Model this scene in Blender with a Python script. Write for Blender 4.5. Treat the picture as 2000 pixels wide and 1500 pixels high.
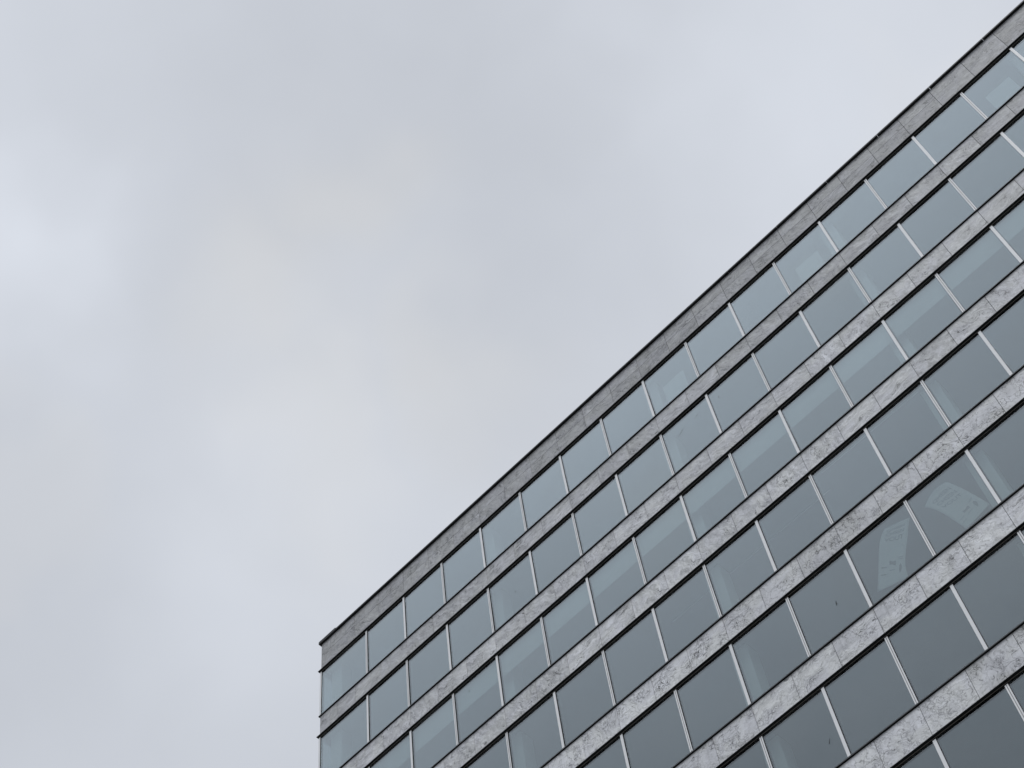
import bpy, bmesh, math, random
from mathutils import Matrix, Vector, noise as mnoise
random.seed(11)
for o in list(bpy.data.objects): bpy.data.objects.remove(o)
SC = bpy.context.scene
COL = SC.collection
R = math.radians

# ------------------------------------------------------------------ camera
ZT = 45.5                                   # soffit height of the top window row above the ground
cam = bpy.data.cameras.new('camera'); co = bpy.data.objects.new('camera', cam); COL.objects.link(co)
rgt = Vector((0.70043888, 0.70817951, -0.08869697)); dwn = Vector((-0.65405481, 0.58717523, -0.47690414)); fwd = Vector((-0.28565308, 0.39205488, 0.87446857))
m = Matrix.Identity(4)
for i in range(3):
    m[i][0] = rgt[i]; m[i][1] = -dwn[i]; m[i][2] = -fwd[i]
m.translation = Vector((25.94258579, -22.61556387, -43.86755647 + ZT))
co.matrix_world = m
cam.sensor_fit = 'HORIZONTAL'; cam.sensor_width = 36; cam.lens = 36 * 3205.97 / 2000
cam.clip_start = 0.1; cam.clip_end = 3000
SC.camera = co

# ------------------------------------------------------------------ node helper
class NT:
    def __init__(s, tree): s.t = tree; tree.nodes.clear()
    def n(s, typ, _p=None, **ins):
        nd = s.t.nodes.new(typ)
        for k, v in (_p or {}).items(): setattr(nd, k, v)
        for k, v in ins.items():
            key = int(k[1:]) if k[0] == 'i' and k[1:].isdigit() else k.replace('_', ' ')
            s.set(nd.inputs[key], v)
        return nd
    def set(s, sock, v):
        if isinstance(v, bpy.types.NodeSocket): s.t.links.new(v, sock)
        elif isinstance(v, bpy.types.Node): s.t.links.new(v.outputs[0], sock)
        else: sock.default_value = v
    def math(s, op, a, b=0.0, c=None, clamp=False):
        nd = s.n('ShaderNodeMath', dict(operation=op, use_clamp=clamp), i0=a, i1=b)
        if c is not None: s.set(nd.inputs[2], c)
        return nd.outputs[0]
    def vmath(s, op, a, b=None, out=0, scale=None):
        nd = s.n('ShaderNodeVectorMath', dict(operation=op), i0=a)
        if b is not None: s.set(nd.inputs[1], b)
        if scale is not None: s.set(nd.inputs['Scale'], scale)
        return nd.outputs[out]
    def mix(s, f, a, b, typ='MIX'):
        nd = s.n('ShaderNodeMix', dict(data_type='RGBA', blend_type=typ))
        s.set(nd.inputs[0], f); s.set(nd.inputs[6], a); s.set(nd.inputs[7], b)
        return nd.outputs[2]
    def ramp(s, f, stops):
        nd = s.n('ShaderNodeValToRGB', i0=f); cr = nd.color_ramp
        while len(cr.elements) < len(stops): cr.elements.new(0.5)
        for e, (p, c) in zip(cr.elements, stops):
            e.position = p; e.color = (c, c, c, 1) if isinstance(c, (int, float)) else tuple(c) + (1,)
        return nd.outputs[0]
    def rng(s, v, a, b, c=0.0, d=1.0, smooth=False):
        nd = s.n('ShaderNodeMapRange', dict(interpolation_type='SMOOTHSTEP' if smooth else 'LINEAR'), i0=v, i1=a, i2=b, i3=c, i4=d)
        return nd.outputs[0]
    def noise(s, vec, scale, detail=4, rough=0.55, dist=0.0, w=None):
        nd = s.n('ShaderNodeTexNoise', dict(noise_dimensions='4D' if w is not None else '3D'), Vector=vec, Scale=scale, Detail=detail, Roughness=rough, Distortion=dist)
        if w is not None: s.set(nd.inputs['W'], w)
        return nd

# ------------------------------------------------------------------ world: overcast cloud over a Nishita sky
SUN_EL, SUN_AZ = R(52), R(145)              # azimuth clockwise from +Y: behind the camera, to its right
W = bpy.data.worlds.new('World'); SC.world = W; W.use_nodes = True
t = NT(W.node_tree)
sky = t.n('ShaderNodeTexSky', dict(sky_type='NISHITA', sun_disc=False, sun_elevation=SUN_EL, sun_rotation=SUN_AZ, air_density=1.0, dust_density=2.0, ozone_density=1.0))
dirv = t.n('ShaderNodeTexCoord').outputs['Generated']
n1 = t.noise(dirv, 5.0, 3, 0.5, 0.3).outputs[0]
n2 = t.noise(t.vmath('ADD', dirv, (3.1, 7.7, 1.3)), 12.0, 3, 0.5, 0.3).outputs[0]
val = t.math('ADD', t.math('MULTIPLY', t.math('SUBTRACT', n1, 0.5), 0.06), t.math('MULTIPLY', t.math('SUBTRACT', n2, 0.5), 0.055))
val = t.math('ADD', val, 0.652)
# broad bright patch added out of view, lifts the pane reflections and the stone
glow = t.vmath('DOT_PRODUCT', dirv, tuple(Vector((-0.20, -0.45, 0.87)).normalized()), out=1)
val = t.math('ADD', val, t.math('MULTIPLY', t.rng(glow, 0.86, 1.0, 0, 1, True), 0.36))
pane_glow = t.vmath('DOT_PRODUCT', dirv, tuple(Vector((0.15, -0.45, 0.88)).normalized()), out=1)       # second bright patch added out of view to brighten the panes
val = t.math('ADD', val, t.math('MULTIPLY', t.rng(pane_glow, 0.80, 1.0, 0, 1, True), 0.36))
dist = t.vmath('ADD', dirv, t.vmath('SCALE', t.vmath('SUBTRACT', t.noise(dirv, 9.0, 2, 0.5).outputs[1], (0.5, 0.5, 0.5)), scale=0.16))
dist = t.vmath('NORMALIZE', dist)
def lump(d, sig):
    d = Vector(d).normalized()
    dt = t.vmath('DOT_PRODUCT', dist, tuple(d), out=1)
    return t.math('EXPONENT', t.math('DIVIDE', t.math('SUBTRACT', dt, 1.0), sig * sig))
# cloud lumps of the photographed sky: direction, angular size, brightness
for d, sig, amp in [((-0.45, 0.10, 0.888), 0.045, 0.13), ((-0.02, 0.40, 0.918), 0.12, 0.10), ((-0.43, 0.354, 0.831), 0.08, 0.05),
                    ((-0.171, 0.308, 0.936), 0.10, -0.075), ((-0.548, 0.263, 0.794), 0.08, -0.03), ((-0.32, 0.03, 0.946), 0.06, 0.05)]:
    val = t.math('ADD', val, t.math('MULTIPLY', lump(d, sig), amp))
warm = t.math('MULTIPLY', t.rng(t.noise(t.vmath('ADD', dirv, (9.2, 1.1, 4.4)), 8.0, 2, 0.5).outputs[0], 0.58, 0.72, smooth=True), 0.35)
for d, sig, amp in [((-0.294, 0.253, 0.922), 0.034, 0.85), ((-0.356, 0.255, 0.899), 0.042, 0.85), ((-0.31, 0.363, 0.879), 0.034, 0.8), ((-0.382, 0.32, 0.867), 0.046, 0.7)]:
    warm = t.math('MAXIMUM', warm, t.math('MULTIPLY', lump(d, sig), amp))
val = t.math('ADD', val, t.math('MULTIPLY', warm, 0.035))
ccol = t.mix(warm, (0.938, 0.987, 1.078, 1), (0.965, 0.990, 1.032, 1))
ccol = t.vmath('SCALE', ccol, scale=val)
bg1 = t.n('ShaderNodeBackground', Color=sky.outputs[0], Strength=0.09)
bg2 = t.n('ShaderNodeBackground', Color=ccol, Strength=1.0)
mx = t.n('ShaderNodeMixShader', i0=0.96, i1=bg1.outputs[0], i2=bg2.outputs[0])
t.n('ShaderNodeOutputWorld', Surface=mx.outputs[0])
W.cycles.sampling_method = 'NONE'           # the cloud cover is nearly even

sun = bpy.data.lights.new('sun', 'SUN'); so = bpy.data.objects.new('sun', sun); COL.objects.link(so)
sun.energy = 1.5; sun.angle = R(32); sun.color = (1.0, 0.985, 0.96)
sd = Vector((math.sin(SUN_AZ) * math.cos(SUN_EL), math.cos(SUN_AZ) * math.cos(SUN_EL), math.sin(SUN_EL)))
so.rotation_euler = (-sd).to_track_quat('-Z', 'Y').to_euler()

SC.view_settings.view_transform = 'Standard'; SC.view_settings.look = 'None'
SC.view_settings.exposure = 0.0; SC.view_settings.gamma = 1.0; SC.view_settings.use_curve_mapping = False
SC.render.engine = 'CYCLES'
SC.cycles.max_bounces = 5; SC.cycles.diffuse_bounces = 3; SC.cycles.glossy_bounces = 3; SC.cycles.transparent_max_bounces = 10

# ------------------------------------------------------------------ materials
def newmat(name):
    mt = bpy.data.materials.new(name); mt.use_nodes = True
    return mt, NT(mt.node_tree)
def plain(name, col, rough=0.5, spec=0.5, metal=0.0, var=0.12, scale=3.0):
    mt, t = newmat(name)
    oc = t.n('ShaderNodeNewGeometry').outputs['Position']
    nz = t.noise(oc, scale, 5, 0.6).outputs[0]
    k = t.rng(nz, 0.25, 0.75, 1 - var, 1 + var)
    c = t.vmath('SCALE', t.n('ShaderNodeRGB').outputs[0], scale=k)
    t.t.nodes['RGB'].outputs[0].default_value = tuple(col) + (1,)
    rg = t.rng(t.noise(oc, scale * 4, 3).outputs[0], 0.2, 0.8, max(rough - 0.08, 0.02), min(rough + 0.08, 1))
    b = t.n('ShaderNodeBsdfPrincipled', Base_Color=c, Roughness=rg, Metallic=metal)
    b.inputs['Specular IOR Level'].default_value = spec
    t.n('ShaderNodeOutputMaterial', Surface=b.outputs[0])
    return mt

def stone_material():
    mt, t = newmat('marble')
    oi = t.n('ShaderNodeObjectInfo')
    sep = t.n('ShaderNodeSeparateColor', Color=oi.outputs['Color'])
    tone, crack, ang = sep.outputs[0], sep.outputs[1], sep.outputs[2]   # per-panel: paleness, crackle against streak, grain angle
    seed = oi.outputs['Alpha']
    oc = t.n('ShaderNodeTexCoord').outputs['Object']
    rot = t.n('ShaderNodeVectorRotate', dict(rotation_type='AXIS_ANGLE'), Vector=oc, Axis=(0, 1, 0), Angle=t.math('MULTIPLY', ang, 3.1416))
    off = t.n('ShaderNodeCombineXYZ', X=t.math('MULTIPLY', seed, 173.0), Y=t.math('MULTIPLY', seed, 91.0), Z=t.math('MULTIPLY', seed, 57.0))
    p = t.vmath('ADD', rot.outputs[0], off.outputs[0])
    p = t.vmath('ADD', p, t.n('ShaderNodeCombineXYZ', X=t.math('MULTIPLY', oi.outputs['Random'], 0.22), Y=t.math('MULTIPLY', oi.outputs['Random'], 0.5), Z=t.math('MULTIPLY', oi.outputs['Random'], 0.13)).outputs[0])
    warp = t.vmath('SCALE', t.vmath('SUBTRACT', t.noise(p, 2.6, 3, 0.6).outputs[1], (0.5, 0.5, 0.5)), scale=0.55)
    pw = t.vmath('ADD', p, warp)
    warp2 = t.vmath('SCALE', t.vmath('SUBTRACT', t.noise(p, 9.0, 2, 0.6).outputs[1], (0.5, 0.5, 0.5)), scale=0.10)
    pw2 = t.vmath('ADD', pw, warp2)
    # clouds of grey
    cl = t.noise(pw, 1.7, 4, 0.6).outputs[0]
    # streaks: stretched along the grain
    st = t.vmath('MULTIPLY', pw, (1.0, 1.0, 6.5))
    s1 = t.noise(st, 1.9, 5, 0.64, 0.5).outputs[0]
    s2 = t.noise(st, 4.0, 4, 0.62, 0.4).outputs[0]
    # crackle: brecciated cells with dark seams
    pc = t.vmath('MULTIPLY', pw2, (1.0, 1.0, 1.7))
    v1 = t.n('ShaderNodeTexVoronoi', dict(feature='DISTANCE_TO_EDGE'), Vector=pc, Scale=2.9).outputs['Distance']
    v2 = t.n('ShaderNodeTexVoronoi', dict(feature='DISTANCE_TO_EDGE'), Vector=pc, Scale=7.0).outputs['Distance']
    thick = t.rng(t.noise(p, 2.4, 3).outputs[0], 0.35, 0.68, 0.0, 1.0, True)
    c1 = t.math('MULTIPLY', t.rng(v1, 0.0, 0.048, 1, 0, True), t.math('MULTIPLY_ADD', thick, 0.75, 0.25))
    fine = t.rng(t.noise(pw, 2.1, 3).outputs[0], 0.50, 0.62, 0, 1, True)
    c2 = t.math('MULTIPLY', t.rng(v2, 0.0, 0.10, 1, 0, True), t.math('MULTIPLY', fine, 0.9))
    cr = t.math('MAXIMUM', c1, c2)
    # hair veins: zero crossings of noise
    hv = t.math('ABSOLUTE', t.math('SUBTRACT', t.noise(st, 0.9, 4, 0.6, 0.8).outputs[0], 0.5))
    hv = t.math('MULTIPLY', t.rng(hv, 0.0, 0.026, 1, 0, True), t.rng(t.noise(p, 1.9, 3).outputs[0], 0.42, 0.62, 0, 0.9, True))
    v = t.math('ADD', t.rng(cl, 0.30, 0.70, -0.22, 0.13), t.math('MULTIPLY', t.rng(s1, 0.33, 0.67, -0.34, 0.22), t.math('SUBTRACT', 1.15, crack)))
    calm = t.math('MULTIPLY_ADD', crack, -0.65, 1.1)
    v = t.math('ADD', v, t.math('MULTIPLY', t.rng(s2, 0.32, 0.68, -0.18, 0.13), calm))
    v = t.math('ADD', v, t.math('MULTIPLY', t.rng(t.noise(p, 24.0, 2, 0.7).outputs[0], 0.3, 0.7, -0.08, 0.08), calm))
    v = t.math('SUBTRACT', v, t.math('MULTIPLY', cr, t.math('MULTIPLY', crack, 0.72)))
    v = t.math('SUBTRACT', v, t.math('MULTIPLY', hv, 0.62))
    rain = t.noise(t.vmath('MULTIPLY', t.n('ShaderNodeNewGeometry').outputs['Position'], (7.0, 1.0, 0.5)), 1.0, 3, 0.6).outputs[0]
    v = t.math('SUBTRACT', v, t.rng(rain, 0.52, 0.75, 0.0, 0.16, True))      # faint run-off streaks
    v = t.math('ADD', v, 1.06)
    v = t.math('MULTIPLY', v, tone)
    hue = t.rng(t.noise(t.vmath('ADD', pw, (4.4, 2.2, 9.1)), 1.5, 4, 0.6).outputs[0], 0.38, 0.62, 0, 1, True)
    colr = t.mix(hue, (0.957, 0.983, 1.045, 1), (0.965, 0.992, 1.01, 1))
    colr = t.vmath('SCALE', colr, scale=v)
    rg = t.rng(t.noise(p, 6.0, 4).outputs[0], 0.3, 0.7, 0.42, 0.58)
    bmp = t.n('ShaderNodeBump', Strength=0.12, Distance=0.002, Height=t.math('SUBTRACT', s2, cr))
    b = t.n('ShaderNodeBsdfPrincipled', Base_Color=colr, Roughness=rg, Normal=bmp.outputs[0])
    b.inputs['Specular IOR Level'].default_value = 0.3
    t.n('ShaderNodeOutputMaterial', Surface=b.outputs[0])
    return mt

def glass_material():
    mt, t = newmat('window_glass')
    g = t.n('ShaderNodeNewGeometry')
    pos = g.outputs['Position']
    bmp = t.n('ShaderNodeBump', Strength=0.035, Distance=0.02, Height=t.noise(pos, 0.9, 2, 0.4).outputs[0])
    c = t.math('ABSOLUTE', t.vmath('DOT_PRODUCT', g.outputs['Incoming'], g.outputs['Normal'], out=1))
    f = t.math('MULTIPLY_ADD', t.math('POWER', t.math('SUBTRACT', 1.0, c), 4.0), 0.958, 0.042)
    r = t.math('DIVIDE', t.math('MULTIPLY', f, 2.0), t.math('ADD', f, 1.0))      # both faces of one sheet
    tr = t.n('ShaderNodeBsdfTransparent', Color=(0.61, 0.66, 0.665, 1))
    gl = t.n('ShaderNodeBsdfGlossy', Color=t.vmath('SCALE', (0.875, 0.955, 1.0), scale=t.rng(t.n('ShaderNodeObjectInfo').outputs['Random'], 0.0, 1.0, 0.955, 1.035)), Roughness=0.0, Normal=bmp.outputs[0])
    mx = t.n('ShaderNodeMixShader', i0=r, i1=tr.outputs[0], i2=gl.outputs[0])
    # thin film of dust, heavier in soft patches
    du = t.rng(t.noise(pos, 0.55, 4, 0.55).outputs[0], 0.35, 0.72, 0.004, 0.05)
    df = t.n('ShaderNodeBsdfDiffuse', Color=(0.42, 0.44, 0.44, 1))
    mx2 = t.n('ShaderNodeMixShader', i0=du, i1=mx.outputs[0], i2=df.outputs[0])
    t.n('ShaderNodeOutputMaterial', Surface=mx2.outputs[0])
    return mt

M = dict(
    stone=stone_material(), glass=glass_material(),
    alu=plain('light_grey_aluminium', (0.60, 0.615, 0.63), 0.42, 0.5, 0.0, 0.05, 2.0),
    groove=plain('mullion_groove', (0.20, 0.205, 0.21), 0.6, 0.3),
    gasket=plain('black_gasket', (0.006, 0.0065, 0.007), 0.7, 0.15),
    black=plain('black_metal', (0.008, 0.009, 0.010), 0.5, 0.25, 0, 0.2, 5),
    cap=plain('dark_grey_metal', (0.035, 0.039, 0.043), 0.45, 0.4, 0, 0.15, 4),
    trim=plain('bronze_trim', (0.16, 0.15, 0.135), 0.5, 0.4),
    wall=plain('rendered_concrete', (0.30, 0.30, 0.30), 0.9, 0.2),
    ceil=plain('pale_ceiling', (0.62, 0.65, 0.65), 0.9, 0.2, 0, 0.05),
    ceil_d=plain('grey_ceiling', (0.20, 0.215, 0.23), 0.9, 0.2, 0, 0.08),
    white=plain('white_paint', (0.78, 0.80, 0.79), 0.8, 0.3, 0, 0.04),
    blind=plain('pale_blind_fabric', (0.66, 0.69, 0.69), 0.9, 0.1, 0, 0.03),
    carpet=plain('grey_carpet', (0.14, 0.14, 0.145), 0.95, 0.1),
    paper=plain('paper', (0.64, 0.66, 0.66), 0.85, 0.2, 0, 0.05, 6),
    ink=plain('grey_ink', (0.16, 0.17, 0.18), 0.8, 0.2),
    mark_dark=plain('dark_mark', (0.05, 0.055, 0.06), 0.8, 0.2),
    smear_pale=plain('pale_smear', (0.42, 0.44, 0.45), 0.9, 0.1),
    roof=plain('roof_gravel', (0.16, 0.16, 0.155), 0.95, 0.1, 0, 0.3, 25),
    paving=plain('paving', (0.24, 0.235, 0.225), 0.9, 0.2, 0, 0.25, 0.7),
)

# ------------------------------------------------------------------ mesh helpers
def link(name, me, parent=None):
    o = bpy.data.objects.new(name, me); COL.objects.link(o)
    if parent: o.parent = parent
    return o
def box_bm(bm, x0, x1, y0, y1, z0, z1, mi=0):
    vs = [bm.verts.new((x, y, z)) for x in (x0, x1) for y in (y0, y1) for z in (z0, z1)]
    for idx in ((0, 1, 3, 2), (4, 6, 7, 5), (0, 4, 5, 1), (2, 3, 7, 6), (0, 2, 6, 4), (1, 5, 7, 3)):
        f = bm.faces.new([vs[i] for i in idx]); f.material_index = mi
    return vs
def finish(bm, name, mats, bevel=0.0):
    bmesh.ops.recalc_face_normals(bm, faces=bm.faces)
    if bevel: bmesh.ops.bevel(bm, geom=list(bm.edges), offset=bevel, segments=1, affect='EDGES')
    me = bpy.data.meshes.new(name); bm.to_mesh(me); bm.free()
    for mm in mats: me.materials.append(M[mm])
    return me
def boxm(name, mats, *b, bevel=0.0):
    bm = bmesh.new(); box_bm(bm, *b); return finish(bm, name, mats, bevel)
def prism(bm, prof, x0, x1, mi=0):
    """closed (y, z) outline pulled along x"""
    a = [bm.verts.new((x0, y, z)) for y, z in prof]; b = [bm.verts.new((x1, y, z)) for y, z in prof]
    n = len(prof); fs = []
    for i in range(n):
        f = bm.faces.new((a[i], a[(i + 1) % n], b[(i + 1) % n], b[i])); f.material_index = mi; fs.append(f)
    for q in (a, b): bm.faces.new(q).material_index = mi
    return fs
def local(me, org):
    me.transform(Matrix.Translation(-Vector(org))); return me

# ------------------------------------------------------------------ dimensions (facade plane y = 0 is the mullion face)
BAY, PITCH, WIN_H = 1.8, 3.296, 2.156
X0 = -0.51                                   # left corner of the cladding
JX = -0.035                                  # joint / mullion centre line of column 0
YS, YG, HEAD = 0.04, 0.026, 0.095                         # stone face, glass face
NROW, NVIS = 13, 8
XR = 54.0                                    # right end of the building
DEPTH = 18.0
T = lambda k: ZT - PITCH * (k - 1)
B = lambda k: T(k) - WIN_H
MAXC = {1: 20, 2: 19, 3: 18, 4: 17, 5: 16, 6: 15, 7: 14, 8: 13}

# ------------------------------------------------------------------ ground
bm = bmesh.new()
vs = [bm.verts.new(p) for p in ((-1500, -1500, 0), (1500, -1500, 0), (1500, 1500, 0), (-1500, 1500, 0))]
bm.faces.new(vs)
g = link('ground', finish(bm, 'ground', ['paving'])); g['kind'] = 'structure'

# ------------------------------------------------------------------ the building
BLD = bpy.data.objects.new('office_building', None); COL.objects.link(BLD)
BLD['label'] = 'office block with veined grey marble bands and long rows of grey-blue windows'
BLD['category'] = 'building'

# floors, ceilings, core
for k in range(1, NROW + 2):
    zc = T(k) + 0.13
    if k <= NROW:
        link('floor_slab', boxm('floor_slab', ['carpet'], X0 + 0.2, XR - 0.2, 0.12, DEPTH - 0.2, zc + 0.06, zc + 0.42), BLD)
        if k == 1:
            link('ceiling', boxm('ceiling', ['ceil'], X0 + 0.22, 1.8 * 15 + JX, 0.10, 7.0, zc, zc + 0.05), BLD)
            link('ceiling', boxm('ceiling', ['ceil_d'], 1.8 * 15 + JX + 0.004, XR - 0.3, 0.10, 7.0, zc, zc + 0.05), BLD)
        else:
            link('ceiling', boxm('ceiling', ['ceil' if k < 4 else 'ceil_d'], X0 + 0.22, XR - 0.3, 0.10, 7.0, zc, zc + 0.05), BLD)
            if k == 4:
                link('ceiling_trim', boxm('ceiling_trim', ['white'], 7 * BAY, 10 * BAY, 0.765, 0.79, zc - 0.012, zc - 0.002), BLD)
                link('ceiling_trim', boxm('ceiling_trim', ['white'], 10 * BAY + 0.2, 12 * BAY - 0.3, 0.235, 0.255, zc - 0.012, zc - 0.002), BLD)
link('core_wall', boxm('core_wall', ['wall'], 1.5, XR - 1, 7.05, DEPTH - 1.0, 0.0, T(1) + 0.05), BLD)
link('floor_slab', boxm('floor_slab', ['carpet'], X0 + 0.2, XR - 0.2, 0.12, DEPTH - 0.2, B(NROW) - 0.9, B(NROW) - 0.5), BLD)

# interior columns behind every fourth mullion
colm = boxm('interior_column', ['white'], -0.245, 0.245, 0.0, 0.45, -(PITCH - 0.50), 0.125)
for k in range(1, NVIS + 1):
    for c in range(0, MAXC[k] + 1, 4):
        o = link('interior_column', colm, BLD); o.location = (JX + c * BAY, 0.32, T(k))

# ---- windows
def mullion_mesh(kind):
    bm = bmesh.new()
    hw = 0.04
    if kind == 'grooved':                    # two light bars with a narrow slot between them
        pr = [(-hw, 0), (-0.007, 0), (-0.007, 0.012), (0.007, 0.012), (0.007, 0), (hw, 0)]
    elif kind == 'plain':
        pr = [(-hw, 0), (hw, 0)]
    pr = [(-hw, YG + 0.02)] + pr + [(hw, YG + 0.02)]
    z0, z1 = -WIN_H - 0.02, 0.035
    a = [bm.verts.new((x, y, z0)) for x, y in pr]; b = [bm.verts.new((x, y, z1)) for x, y in pr]
    n = len(pr)
    for i in range(n):
        j = (i + 1) % n
        f = bm.faces.new((a[i], a[j], b[j], b[i]))
        side = i in (0, n - 2)
        depth = (not side) and (abs(pr[i][1] - 0.012) < 1e-6 or abs(pr[j][1] - 0.012) < 1e-6)
        f.material_index = 1 if side or i == n - 1 else (2 if depth else 0)
    bm.faces.new(a); bm.faces.new(b)
    return finish(bm, 'mullion_' + kind, ['alu', 'gasket', 'groove'])
MUL = {k: mullion_mesh(k) for k in ('grooved', 'plain')}
def pane_mesh(w):
    return boxm('pane', ['glass'], -w / 2, w / 2, 0.0, 0.024, -WIN_H - 0.03, HEAD - 0.003)
def frame_mesh(w):
    bm = bmesh.new(); h = WIN_H + 0.03; fw = 0.045
    y0, y1 = 0.028, 0.07
    box_bm(bm, -w / 2, w / 2, y0, y1, HEAD - fw, HEAD - 0.003); box_bm(bm, -w / 2, w / 2, y0, y1, -h, -h + fw)
    box_bm(bm, -w / 2, -w / 2 + 0.03, y0, y1, -h + fw + 0.002, HEAD - fw - 0.002); box_bm(bm, w / 2 - 0.03, w / 2, y0, y1, -h + fw + 0.002, HEAD - fw - 0.002)
    return finish(bm, 'window', ['gasket'])
PW = BAY - 0.076
PANE, FRAME = pane_mesh(PW), frame_mesh(PW)
W0 = BAY + JX - 0.04 - (X0 + 0.075)          # first bay runs to the corner post
PANE0, FRAME0 = pane_mesh(W0 - 0.002), frame_mesh(W0 - 0.002)
WINS = {}
for k in range(1, NVIS + 1):
    for c in range(0, MAXC[k]):
        cx = JX + (c + 0.5) * BAY
        fm, pm = FRAME, PANE
        if c == 0: cx = X0 + 0.075 + W0 / 2; fm, pm = FRAME0, PANE0
        w = link('window', fm, BLD); w.location = (cx, YG, T(k))
        p = link('pane', pm, w)
        p.rotation_euler = (R(random.gauss(0, 0.10)), 0, R(random.gauss(0, 0.07)))
        mu = link('mullion', MUL['grooved' if (k + c + 1) % 2 == 0 else 'plain'], w)
        mu.location = (JX + (c + 1) * BAY - cx, -YG, 0)
        WINS[(k, c)] = w
        if k == 3:                           # roller blind part-way down
            dz = -0.85 + random.uniform(-0.006, 0.006)
            link('roller_blind', boxm('roller_blind', ['blind'], -PW / 2 + 0.004, PW / 2 - 0.004, 0.10, 0.104, dz, 0.12), w)
    # corner post
    cp = link('corner_post', boxm('corner_post', ['alu'], X0 - 0.002, X0 + 0.073, 0.0, 0.073, B(k) - 0.02, T(k) + 0.035), BLD)
    link('corner_gasket', boxm('corner_gasket', ['gasket'], X0 + 0.0735, X0 + 0.079, 0.008, 0.03, B(k) - 0.02, T(k) + 0.035), BLD)
# the rest of each window row, out of the picture: one long strip with its mullions
def strip(k, xa):
    bm = bmesh.new(); box_bm(bm, xa, XR - 0.1, YG, YG + 0.024, B(k) - 0.03, T(k) + HEAD - 0.003)
    link('window_strip', finish(bm, 'window_strip', ['glass']), BLD)
    bm = bmesh.new(); x = math.ceil((xa - JX) / BAY + 0.5) * BAY + JX
    while x < XR - 0.2:
        box_bm(bm, x - 0.04, x + 0.04, 0.0, YG - 0.002, B(k) - 0.02, T(k) + 0.035); x += BAY
    o = link('mullion_row', finish(bm, 'mullion_row', ['alu']), BLD); o['kind'] = 'stuff'
for k in range(1, NROW + 1):
    strip(k, JX + MAXC[k] * BAY + 0.045 if k <= NVIS else X0 + 0.05)
# left side of the block, seen only through the corner panes
for k in range(1, NROW + 1):
    bm = bmesh.new(); box_bm(bm, X0 + 0.019, X0 + 0.043, 0.075, DEPTH - 0.1, B(k) - 0.03, T(k) + HEAD - 0.003)
    link('side_window_strip', finish(bm, 'side_window_strip', ['glass']), BLD)
    bm = bmesh.new()
    for i in range(1, 10):
        y = 0.5 + i * BAY; box_bm(bm, X0, X0 + 0.017, y - 0.04, y + 0.04, B(k) - 0.02, T(k) - 0.003)
    o = link('side_mullion_row', finish(bm, 'side_mullion_row', ['alu']), BLD); o['kind'] = 'stuff'

# ---- stone bands
PM = {}
def panel_mesh(w, h):
    key = (round(w, 3), round(h, 3))
    if key not in PM:
        PM[key] = boxm('stone_panel', ['stone'], -w / 2, w / 2, 0.0, 0.035, -h / 2, h / 2, bevel=0.0025)
    return PM[key]
GAP = 0.010
def panel_color(k, j, course=0):
    rr = random.Random(k * 977 + (j // 2) * 31 + course * 7)
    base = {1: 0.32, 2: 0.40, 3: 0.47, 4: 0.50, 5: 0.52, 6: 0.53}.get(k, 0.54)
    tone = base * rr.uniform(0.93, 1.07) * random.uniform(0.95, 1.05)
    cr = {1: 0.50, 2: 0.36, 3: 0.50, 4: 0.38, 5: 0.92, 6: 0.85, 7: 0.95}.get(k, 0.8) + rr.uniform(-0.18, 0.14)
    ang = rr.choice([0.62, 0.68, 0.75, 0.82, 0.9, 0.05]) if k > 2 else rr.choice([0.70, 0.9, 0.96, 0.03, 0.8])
    return (tone, min(max(cr, 0.05), 1), ang + random.uniform(-0.02, 0.02), rr.random())
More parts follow.
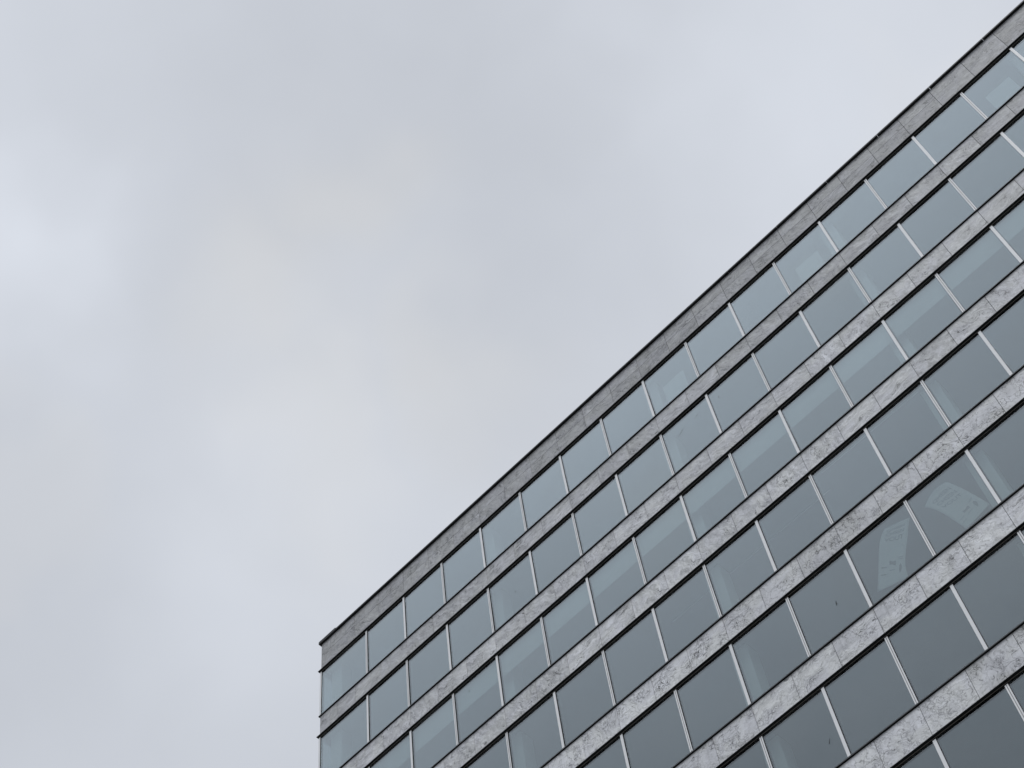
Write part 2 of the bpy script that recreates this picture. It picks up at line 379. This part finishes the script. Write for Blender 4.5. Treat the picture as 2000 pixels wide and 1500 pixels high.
def band(k):
    zb = T(k) + HEAD + 0.012
    zt = B(k - 1) - 0.03 if k > 1 else ZT + 1.58
    bd = link('stone_band', local(boxm('stone_band', ['gasket'], X0 + 0.04, XR, YS + 0.037, YS + 0.12, zb, zt + 0.02), (0, 0, zb)), BLD)
    bd.location = (0, 0, zb)
    courses = [(zb, zt)] if k > 1 else [(zb, ZT + 0.97), (ZT + 0.97, zt)]
    last = int((MAXC.get(k, MAXC[NVIS]) + 1) * 1.5) if k <= NVIS else -2
    for j in range(-1, last):
        xa, xb = (X0, JX) if j < 0 else (JX + j * 1.2, JX + (j + 1) * 1.2)
        cs = courses if not (k == 1 and j >= 22) else [(zb, zt)]
        for ci, (a, b) in enumerate(cs):
            w = xb - xa - GAP; h = b - a - GAP
            o = link('stone_panel', panel_mesh(w, h), bd)
            o.location = ((xa + xb) / 2, YS + random.uniform(-0.0012, 0.0012), (a + b) / 2 - zb)
            o.rotation_euler = (R(random.gauss(0, 0.06)), 0, R(random.gauss(0, 0.06)))
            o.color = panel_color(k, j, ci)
    xa = JX + max(last, 0) * 1.2 if last > 0 else X0
    o = link('stone_cladding', local(boxm('stone_cladding', ['stone'], xa + GAP / 2, XR, YS, YS + 0.035, zb + 0.002, zt - 0.003), (xa, 0, zb)), bd)
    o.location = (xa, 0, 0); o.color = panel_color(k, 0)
    # left side cladding
    o = link('side_cladding', local(boxm('side_cladding', ['stone'], X0 - 0.001, X0 + 0.033, YS + 0.037, DEPTH, zb + 0.002, zt - 0.003), (X0, 0, zb)), bd)
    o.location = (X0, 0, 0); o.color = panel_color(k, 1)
    link('side_wall', local(boxm('side_wall', ['wall'], X0 + 0.034, X0 + 0.11, YS + 0.125, DEPTH, zb + 0.001, zt + 0.019), (0, 0, zb)), bd)
    # projecting ledge under the stone: thin black plate, trim line on its underside
    bm = bmesh.new()
    u = T(k) + HEAD
    box_bm(bm, X0 - 0.06, XR, -0.055, 0.11, u + 0.001, u + 0.0105)
    box_bm(bm, X0 - 0.055, X0 + 0.11, 0.111, DEPTH, u + 0.001, u + 0.0105)
    link('ledge', local(finish(bm, 'ledge', ['black']), (0, 0, zb)), bd)
    bm = bmesh.new()
    box_bm(bm, X0 - 0.01, XR, YG - 0.012, YG - 0.003, u - 0.010, u + 0.0005)
    link('ledge_trim', local(finish(bm, 'ledge_trim', ['trim']), (0, 0, zb)), bd)
    # cap on top of the stone
    if k > 1:
        zc = B(k - 1)
        bm = bmesh.new()
        prism(bm, [(-0.006, zc - 0.030), (0.10, zc - 0.030), (0.10, zc + 0.006), (-0.002, zc + 0.0)], X0 - 0.045, XR)
        box_bm(bm, X0 - 0.045, X0 + 0.10, 0.101, DEPTH, zc - 0.030, zc + 0.003)
        link('cap_rail', local(finish(bm, 'cap_rail', ['cap']), (0, 0, zb)), bd)
        bm = bmesh.new(); box_bm(bm, X0 - 0.02, XR, 0.012, YS + 0.03, zc - 0.041, zc - 0.0305)
        link('cap_gasket', local(finish(bm, 'cap_gasket', ['gasket']), (0, 0, zb)), bd)
    return bd
for k in range(1, NROW + 1): band(k)
# foot of the wall, roof
link('plinth', boxm('plinth', ['wall'], X0 + 0.02, XR, 0.06, DEPTH, 0.0, B(NROW) - 0.04), BLD)
link('back_wall', boxm('back_wall', ['wall'], X0 + 0.2, XR, DEPTH - 0.12, DEPTH, 0.0, ZT + 1.55), BLD)
link('right_wall', boxm('right_wall', ['wall'], XR - 0.09, XR - 0.001, 0.13, DEPTH - 0.13, 0.0, ZT + 1.55), BLD)
link('roof', boxm('roof', ['roof'], X0 + 0.12, XR - 0.1, 0.17, DEPTH - 0.13, ZT + 0.62, ZT + 0.9), BLD)

# ---- coping: one sheet-metal length after another
zt = ZT + 1.58
def coping(xa, xb, dz=0.0):
    bm = bmesh.new()
    prism(bm, [(-0.040, zt + 0.002), (0.15, zt + 0.002), (0.15, zt + 0.06 + dz), (-0.034, zt + 0.072 + dz), (-0.040, zt + 0.066 + dz)], xa, xb)
    link('coping', finish(bm, 'coping', ['black']), BLD)
coping(X0 - 0.065, 0.262, 0.065)
x = 0.266
while x < XR:
    coping(x + 0.004, min(x + 2.0135, XR) - 0.004, random.uniform(-0.004, 0.004)); x += 2.0135
bm = bmesh.new(); box_bm(bm, X0 - 0.06, X0 + 0.12, 0.152, DEPTH, zt + 0.002, zt + 0.06)
link('coping', finish(bm, 'coping', ['black']), BLD)

# ---- marks on the glass
def glass_mark(kc, x, z, mat, ln, wd, ang, sd):
    """thin ragged shape just in front of the pane"""
    rr = random.Random(sd); bm = bmesh.new(); n = 14
    ca, sa = math.cos(ang), math.sin(ang); ring = []
    for i in range(n):
        a = 2 * math.pi * i / n; q = rr.uniform(0.45, 1.0)
        u, v = ln * q * math.cos(a), wd * q * math.sin(a)
        ring.append((u * ca - v * sa, u * sa + v * ca))
    f0 = [bm.verts.new((u, 0, v)) for u, v in ring]; f1 = [bm.verts.new((u, 0.0015, v)) for u, v in ring]
    bm.faces.new(f0); bm.faces.new(f1)
    for i in range(n): bm.faces.new((f0[i], f0[(i + 1) % n], f1[(i + 1) % n], f1[i]))
    w = WINS[kc]
    o = link('glass_mark', finish(bm, 'glass_mark', [mat]), w)
    o.location = (x - w.location.x, -0.005, ZT + z - w.location.z)
glass_mark((5, 9), 17.24, -14.44, 'mark_dark', 0.10, 0.014, 1.35, 1)  # narrow dark slivers set against the panes
glass_mark((6, 8), 15.86, -17.90, 'mark_dark', 0.09, 0.012, 1.15, 2)
glass_mark((2, 4), 8.18, -4.46, 'mark_dark', 0.04, 0.012, 1.2, 3)
glass_mark((3, 3), 5.98, -6.98, 'mark_dark', 0.05, 0.014, 1.4, 4)
for i, (x, z) in enumerate([(15.0, -3.92), (15.07, -3.86), (14.93, -3.98), (15.60, -3.80), (15.68, -3.76), (16.5, -3.80)]):
    glass_mark((2, 8) if x < 16.1 else (2, 9), x, z, 'smear_pale', 0.05, 0.014, 0.5 + 0.3 * (i % 3), 10 + i)

# ------------------------------------------------------------------ things inside, behind the glass
def board(x0, w, ztop, lab):
    bm = bmesh.new(); box_bm(bm, 0, w, 0, 0.02, -1.35, 0)
    me = finish(bm, 'display_board', ['paper'], 0.003)
    root = bpy.data.objects.new('display_board', None); COL.objects.link(root)
    root.location = (x0, 0.16, ZT + ztop - 1.35)
    root['label'] = lab; root['category'] = 'board'; root['group'] = 'pale boards behind top row windows'
    p = link('panel', me, root); p.location = (0, 0, 1.35)
    for fx in (0.08, w - 0.08):
        link('foot', boxm('foot', ['cap'], fx - 0.02, fx + 0.02, -0.03, 0.05, -0.0, -0.0 + 0.02), root).location = (0, 0, -0.022)
board(14.86, 0.84, -0.87, 'pale board behind top row window, nearest to the building corner of the three')
board(20.20, 0.85, -0.92, 'pale board behind top row window, middle one of three')
board(27.34, 0.84, -0.87, 'pale board behind top row window at the upper right edge of the picture')

def lerp2(pts, v):
    f = v * (len(pts) - 1); i = min(int(f), len(pts) - 2); s = f - i
    a, b = pts[i], pts[i + 1]
    # Catmull-Rom for a soft sag
    p0 = pts[max(i - 1, 0)]; p3 = pts[min(i + 2, len(pts) - 1)]
    out = []
    for d in range(2):
        out.append(0.5 * ((2 * a[d]) + (-p0[d] + b[d]) * s + (2 * p0[d] - 5 * a[d] + 4 * b[d] - p3[d]) * s * s + (-p0[d] + 3 * a[d] - 3 * b[d] + p3[d]) * s ** 3))
    return out
def banner(Lp, Rp, topbow, lines, label):
    """sagging paper sheet: Lp / Rp are its long edges from the top down"""
    def P(u, v, lift=0.0):
        a, b = lerp2(Lp, v), lerp2(Rp, v)
        x = a[0] + (b[0] - a[0]) * u; z = a[1] + (b[1] - a[1]) * u
        bow = math.sin(math.pi * u) * topbow * max(0, 1 - v * 3)
        y = 0.12 + 0.035 * math.sin(2.3 * v + 0.6) * math.sin(math.pi * u) + 0.008 * math.sin(9 * v + 4 * u) - lift
        return (x, y, z + bow)
    ox, oz = P(0.5, 1)[0], P(0.5, 1)[2]
    root = bpy.data.objects.new('paper_banner', None); COL.objects.link(root)
    root.location = (ox, 0.12, ZT + oz)
    root['label'] = label; root['category'] = 'banner'; root['group'] = 'paper banners in the window row'
    def put(name, pts, faces, mat):
        me = bpy.data.meshes.new(name)
        me.from_pydata([(p[0] - ox, p[1] - 0.12, p[2] - oz) for p in pts], [], faces)
        me.materials.append(M[mat]); o = link(name, me, root); return o
    nu, nv = 10, 24; pts = []; fs = []
    for s, lift in ((0, 0.0), (1, -0.0015)):
        for j in range(nv + 1):
            for i in range(nu + 1): pts.append(P(i / nu, j / nv, lift))
    S = (nu + 1) * (nv + 1); id_ = lambda s, i, j: s * S + j * (nu + 1) + i
    for j in range(nv):
        for i in range(nu):
            fs.append((id_(0, i, j), id_(0, i + 1, j), id_(0, i + 1, j + 1), id_(0, i, j + 1)))
            fs.append((id_(1, i, j + 1), id_(1, i + 1, j + 1), id_(1, i + 1, j), id_(1, i, j)))
    for j in range(nv):
        fs.append((id_(0, 0, j), id_(0, 0, j + 1), id_(1, 0, j + 1), id_(1, 0, j))); fs.append((id_(0, nu, j), id_(1, nu, j), id_(1, nu, j + 1), id_(0, nu, j + 1)))
    for i in range(nu):
        fs.append((id_(0, i, 0), id_(1, i, 0), id_(1, i + 1, 0), id_(0, i + 1, 0))); fs.append((id_(0, i, nv), id_(0, i + 1, nv), id_(1, i + 1, nv), id_(1, i, nv)))
    o = put('sheet', pts, fs, 'paper')
    for q in o.data.polygons: q.use_smooth = True
    # lettering follows the sheet
    for s, v0, hgt in lines:
        cu = bpy.data.curves.new('lettering', 'FONT'); cu.body = s; cu.size = 1.0; cu.align_x = 'LEFT'; cu.offset = 0.012
        tmp = bpy.data.objects.new('tmp', cu); COL.objects.link(tmp)
        bpy.context.view_layer.update()
        me = bpy.data.meshes.new_from_object(tmp.evaluated_get(bpy.context.evaluated_depsgraph_get()))
        bpy.data.objects.remove(tmp)
        xs = [v.co.x for v in me.vertices]; wd = max(xs) - min(xs); mnx = min(xs)
        pp = [P(0.16 + 0.68 * (v.co.x - mnx) / wd, v0 + hgt * (0.72 - v.co.y), 0.004) for v in me.vertices]
        put('lettering', pp, [tuple(q.vertices) for q in me.polygons], 'ink')
        bpy.data.meshes.remove(me)
    # two dark printed figures
    def shape(name, uv):
        put(name, [P(u, v, 0.004) for u, v in uv], [tuple(range(len(uv)))], 'ink')
    shape('printed_block', [(0.38, 0.635), (0.50, 0.650), (0.62, 0.638), (0.62, 0.712), (0.50, 0.690), (0.38, 0.690)])
    shape('printed_leaf', [(0.82, 0.690), (0.76, 0.715), (0.74, 0.77), (0.76, 0.835), (0.83, 0.80), (0.87, 0.745)])
    for v, u0, u1 in ((0.60, 0.70, 0.9), (0.625, 0.72, 0.88), (0.72, 0.10, 0.30), (0.80, 0.10, 0.28), (0.76, 0.40, 0.6)):
        shape('printed_line', [(u0, v), (u1, v - 0.004), (u1, v + 0.005), (u0, v + 0.008)])
LINES = [('QHEEN', 0.13, 0.085), ('CHSSN', 0.225, 0.085), ('VOUT', 0.32, 0.095)]
banner([(19.00, -13.32), (18.793, -13.545), (18.518, -14.164), (18.197, -14.927)],
       [(19.654, -13.597), (19.448, -13.97), (19.094, -14.692), (18.98, -15.22)], 0.05, LINES,
       'tall curling paper banner with grey lettering hanging upright behind the glass')
banner([(20.067, -13.637), (20.273, -14.009), (20.505, -14.72), (20.63, -15.17)],
       [(20.801, -13.46), (21.044, -14.058), (21.179, -14.472), (21.348, -15.002)], 0.20, LINES,
       'paper banner slumped sideways behind the glass with its lettering turned on end')
